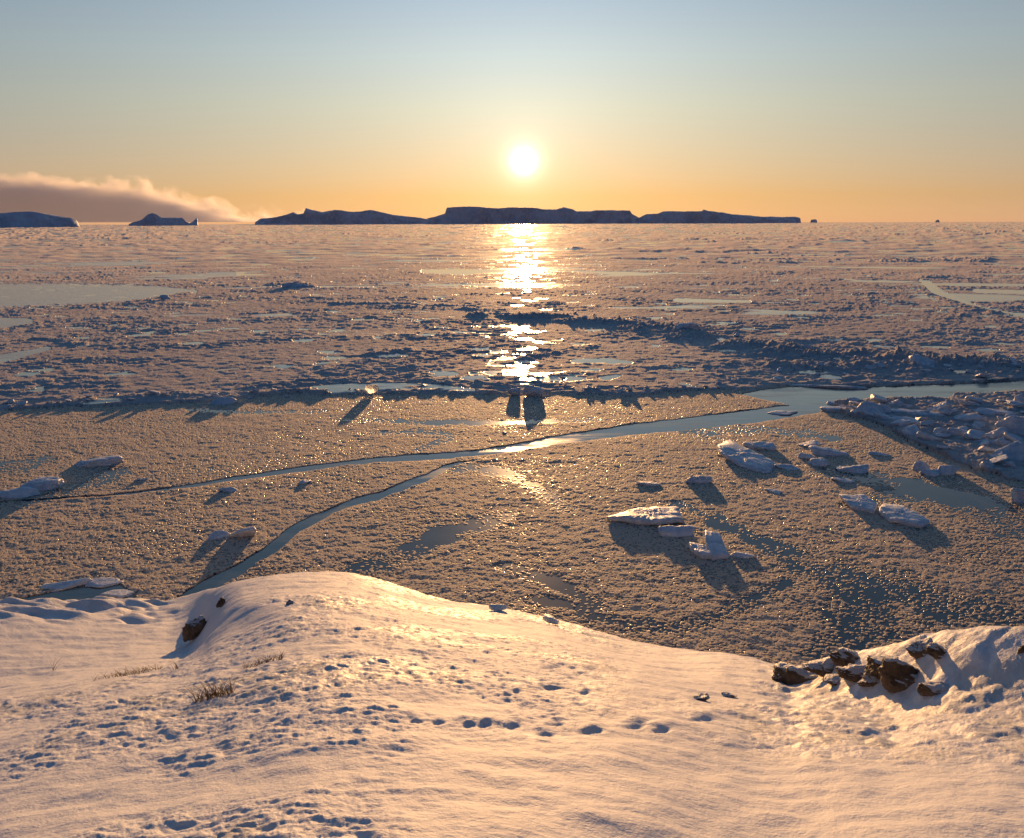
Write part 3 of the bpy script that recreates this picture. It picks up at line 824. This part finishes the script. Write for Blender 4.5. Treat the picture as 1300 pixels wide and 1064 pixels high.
rock(618, 1112, 868, 36, 10, 'low snow-dusted rock wedged left of the largest rock', .7, .4, sink=.5)
rock(612, 1172, 832, 34, 14, 'small rock with a white cap on the upper outcrop', .7, 0, sink=.5)
rock(613, 1194, 836, 30, 11, 'dark hollow-sided rock right of the white-capped rock', .7, 0, sink=.5)
rock(614, 889, 890, 23, 9, 'separate brown stone lying on smooth snow left of the outcrop', .6, .2, tilt=(0, -.2))
rock(615, 922, 885, 24, 4, 'flat brown stone sliver on the snow nearest the outcrop', .5, .1)
rock(616, 1300, 828, 12, 8, 'small dark stone at the right edge of the snow', .7, .1)
rock(617, 1145, 812, 34, 7, 'low brown rock strip on the skyline left of the snowy dome', .4, -.2)

# ------------------------------------------------------------------ dry grass
def tuft(px, py, wpx, hpx, n, label, lean=.5):
    p0 = sp(px, py); k = np.linalg.norm(p0-np.array([0, 0, H]))/F
    vs, fs = [], []
    g = np.random.default_rng(int(px*7+py))
    for i in range(n):
        bx, by = p0[0] + np.clip(g.normal(), -1.5, 1.5)*wpx*k*.28, p0[1] + np.clip(g.normal(), -1.3, 1.3)*wpx*k*.14
        bz = shore_z(bx, by)-.01
        a_ = g.uniform(0, 6.28); ln = hpx*k*g.uniform(.4, 1.15); le = g.uniform(.2, 1.3)*lean
        dx, dy = math.cos(a_)*le, math.sin(a_)*le*.6
        wd = g.uniform(.003, .0055); q = []
        for j in range(5):
            t = j/4; x_ = bx+dx*ln*t*t + dx*ln*.3*t; y_ = by+dy*ln*t*t; z_ = bz+ln*t*(1-.35*le*t)
            q.append((x_, y_, z_, wd*(1-.8*t)))
        i0 = len(vs)
        for (x_, y_, z_, w_) in q:
            for m_ in range(3):
                an = m_*2.094
                vs.append((x_+math.cos(an)*w_, y_+math.sin(an)*w_, z_))
        for j in range(4):
            for m_ in range(3):
                a0 = i0+j*3+m_; a1 = i0+j*3+(m_+1) % 3
                fs.append((a0, a1, a1+3, a0+3))
    o = mesh_np('grass_tuft', np.array(vs)-p0, np.array(fs), MG)
    o.location = p0
    return tag(o, label, 'dry grass')
tuft(68, 852, 5, 16, 5, 'few thin grass stalks alone on the snow at the far left', .5)
tuft(165, 857, 80, 11, 190, 'wide low mat of dry grass sticking out of the snow', 1.1)
tuft(224, 850, 12, 15, 10, 'small sprig of grass right of the wide low mat', .6)
tuft(272, 884, 46, 24, 110, 'bushy dry grass tuft with crossing stems nearest the camera', .8)
tuft(335, 843, 52, 14, 100, 'pale sparse grass tuft on the rise right of the bushy one', .8)

# ------------------------------------------------------------------ icebergs
def berg(dist, top, basey, label, depth=300, seed=1, slope=.35):
    xs_ = [p[0] for p in top]
    nu, nv = 260, 46
    u = np.linspace(xs_[0], xs_[-1], nu)
    v = np.linspace(0, 1, nv)
    az = []; hp = []
    ty = np.interp(u, *zip(*top))
    for a_, b_ in zip(u, ty):
        d = ray(a_, b_); az.append(math.atan2(d[0], d[1])); hp.append(H + dist*d[2]/math.hypot(d[0], d[1]))
    az, hp = np.array(az), np.maximum(np.array(hp), .5)
    uu, vv = np.meshgrid(np.arange(nu), v, indexing='ij')
    rdist = dist + (vv-.28)*depth
    xw, yw = rdist*np.sin(az)[:, None], rdist*np.cos(az)[:, None]
    prof = np.minimum(sstep(0, .28, vv)**.8*1.0, 1)*sstep(1.0, .6, vv)
    n1 = fbm(xw/90, yw/90, seed, 5, .55)
    end = sstep(0, 10, uu)*sstep(nu-1, nu-11, uu)
    z = hp[:, None]*(prof*(.94 + .10*n1*(vv-.28)) + 0) - 3 + np.where(prof > .05, n1*3.0*prof, 0)
    z = np.minimum(z, hp[:, None])*1.0
    z[:, 0] = -4; z[:, -1] = -4
    z[0, :] = -4; z[-1, :] = -4
    # lean the wall back irregularly
    sh = n1*depth*.05
    cxm, cym = xw.mean(), yw.mean()
    dirx, diry = math.sin(az.mean()), math.cos(az.mean())
    xw = xw + sh*dirx; yw = yw + sh*diry
    top_v = np.stack([xw, yw, z], -1).reshape(-1, 3)
    bot_v = np.stack([xw, yw, np.full_like(z, -5.0)], -1).reshape(-1, 3)
    fa = grid_faces(nu, nv)
    nb = nu*nv
    rim = []
    idx = np.arange(nb).reshape(nu, nv)
    loop = np.concatenate([idx[0, :], idx[1:, -1], idx[-1, -2::-1], idx[-2:0:-1, 0]])
    l2 = np.roll(loop, -1)
    side = np.stack([loop, l2, l2+nb, loop+nb], -1)
    faces = np.concatenate([fa, fa[:, ::-1]+nb, side[:, ::-1]])
    vs = np.concatenate([top_v, bot_v]); c0 = np.array([cxm, cym, 0])
    o = mesh_np('iceberg', vs-c0, faces, MB)
    o.location = c0
    return tag(o, label, 'iceberg', 'icebergs on the horizon')
berg(4300, [(-160, 276), (-90, 269), (-40, 270), (0, 268.5), (20, 267.5), (40, 266.5), (50, 268), (60, 270), (75, 273), (90, 275), (97, 278), (101, 285)], 288, 'big flat-topped iceberg cut off by the left edge, below the cloud', 420, 11)
berg(6000, [(163, 284), (170, 281), (180, 278), (186, 272), (193, 269), (200, 271), (205, 275), (225, 276), (232, 275.5), (237, 280), (240, 282.5), (245, 280), (250, 275), (251.5, 284)], 285, 'small iceberg with a humped peak and a thin spike at its right end', 260, 21)
berg(8000, [(323, 282.5), (330, 277), (350, 275), (365, 271), (372, 268), (378, 271), (385, 270), (388, 262.5), (395, 265), (410, 268), (425, 265), (450, 268), (470, 265), (480, 267), (500, 272), (520, 274), (535, 276), (548, 279)], 283.5,
     'long iceberg with a sharp step near its left end, left of the sun', 500, 31)
berg(8400, [(538, 278), (541, 277), (553, 274), (565, 270), (567, 262), (590, 260.5), (610, 261), (630, 263), (650, 261.5), (680, 262), (690, 264.5), (705, 264.5), (715, 261.5), (727, 264), (732, 267), (750, 267), (757, 265.5), (800, 266), (802, 270), (812, 276)], 282,
     'tallest long flat-topped iceberg directly under the sun', 500, 41)
berg(8000, [(803, 277), (811, 275.5), (820, 271), (835, 270), (842, 267), (890, 267), (893, 264.5), (900, 267), (915, 268.5), (930, 271), (970, 274.5), (1010, 274.5), (1016, 276), (1017, 280)], 281,
     'long tapering iceberg with a small knob, right of the sun', 450, 51)
berg(9500, [(1029, 280), (1030, 278.4), (1036, 278.1), (1037.5, 280)], 280, 'tiny blocky iceberg just right of the long tapering one', 60, 61)
berg(9500, [(1187.5, 280), (1189, 278.8), (1191, 278), (1193, 280)], 280, 'tiniest iceberg speck far out on the right horizon', 40, 71)

# ------------------------------------------------------------------ cloud bank
def cloud():
    d = 16000.0
    bm = bmesh.new(); bmesh.ops.create_cube(bm, size=1.0)
    me = bpy.data.meshes.new('cloud'); bm.to_mesh(me); bm.free()
    o = bpy.data.objects.new('cloud', me); C.objects.link(o)
    a0 = R(-24)
    W, Dp_, Hh = 9000.0, 1600.0, 1100.0
    o.location = (math.sin(a0)*d, math.cos(a0)*d, Hh/2+30)
    o.scale = (W, Dp_, Hh); o.rotation_euler = (0, 0, -a0)
    m_ = bpy.data.materials.new('cloud'); m_.use_nodes = True
    s = NT.__new__(NT); s.m = m_; s.t = m_.node_tree; s.N = s.t.nodes; s.L = s.t.links
    s.N.clear(); out = s.N.new('ShaderNodeOutputMaterial'); pv = s.N.new('ShaderNodeVolumePrincipled')
    tc = s.N.new('ShaderNodeTexCoord'); mp = s.N.new('ShaderNodeMapping')
    s.L.new(tc.outputs['Object'], mp.inputs[0]); mp.inputs['Scale'].default_value = (W/1000, Dp_/1000, Hh/1000)
    sx = s.N.new('ShaderNodeSeparateXYZ'); s.L.new(mp.outputs[0], sx.inputs[0])
    nz = s.noise(2.6, 6, .55, mp.outputs[0], .4)
    n2_ = s.noise(.45, 2, .5, mp.outputs[0])
    # top height falls towards the right end (local x, km)
    tp = s.N.new('ShaderNodeValToRGB')
    cr = tp.color_ramp
    ks = [(0.0, .50), (.38, .52), (.55, .44), (.66, .26), (.73, .09), (.80, .04), (.97, .02)]
    cr.elements[0].position = ks[0][0]; cr.elements[0].color = (ks[0][1],)*3+(1,)
    cr.elements[1].position = ks[-1][0]; cr.elements[1].color = (ks[-1][1],)*3+(1,)
    for p_, v_ in ks[1:-1]:
        e = cr.elements.new(p_); e.color = (v_,)*3+(1,)
    s.L.new(s.math('ADD', s.math('DIVIDE', sx.outputs[0], W/1000), .5), tp.inputs[0])
    hgt = s.math('ADD', sx.outputs[2], Hh/2000)                  # km above the base
    lim = s.math('ADD', s.math('MULTIPLY', tp.outputs[0], 1.3), s.math('MULTIPLY', s.math('SUBTRACT', nz, .5), .95))
    lim = s.math('ADD', lim, s.math('MULTIPLY', s.math('SUBTRACT', n2_, .5), .25))
    den = s.ramp(s.math('SUBTRACT', lim, hgt), 0.0, .10)
    edge = s.ramp(s.math('ABSOLUTE', sx.outputs[1]), Dp_/2000, Dp_/2000*.6)
    s.L.new(s.math('MULTIPLY', s.math('MULTIPLY', den, edge)  , .0033), pv.inputs['Density'])
    pv.inputs['Color'].default_value = (.85, .84, .86, 1); pv.inputs['Anisotropy'].default_value = .45
    s.L.new(pv.outputs[0], out.inputs['Volume'])
    me.materials.append(m_)
    return tag(o, 'bank of grey and peach cloud low over the left horizon', 'cloud', None, 'stuff')
cloud()

# ------------------------------------------------------------------ low sea haze
def haze():
    bm = bmesh.new(); bmesh.ops.create_cube(bm, size=1.0)
    me = bpy.data.meshes.new('haze'); bm.to_mesh(me); bm.free()
    o = bpy.data.objects.new('haze', me); C.objects.link(o)
    z0, z1, y0, y1, hx = -7.0, 200.0, -80.0, 11620.0, 8900.0
    o.location = (0, (y0+y1)/2, (z0+z1)/2); o.scale = (2*hx, y1-y0, z1-z0)
    m_ = bpy.data.materials.new('haze'); m_.use_nodes = True
    nt = m_.node_tree; nt.nodes.clear()
    out = nt.nodes.new('ShaderNodeOutputMaterial'); pv = nt.nodes.new('ShaderNodeVolumePrincipled')
    pv.inputs['Color'].default_value = (.9, .92, .95, 1); pv.inputs['Density'].default_value = 4.0e-6
    pv.inputs['Anisotropy'].default_value = .3
    nt.links.new(pv.outputs[0], out.inputs['Volume']); me.materials.append(m_)
    return tag(o, None, None, None, 'stuff')
haze()
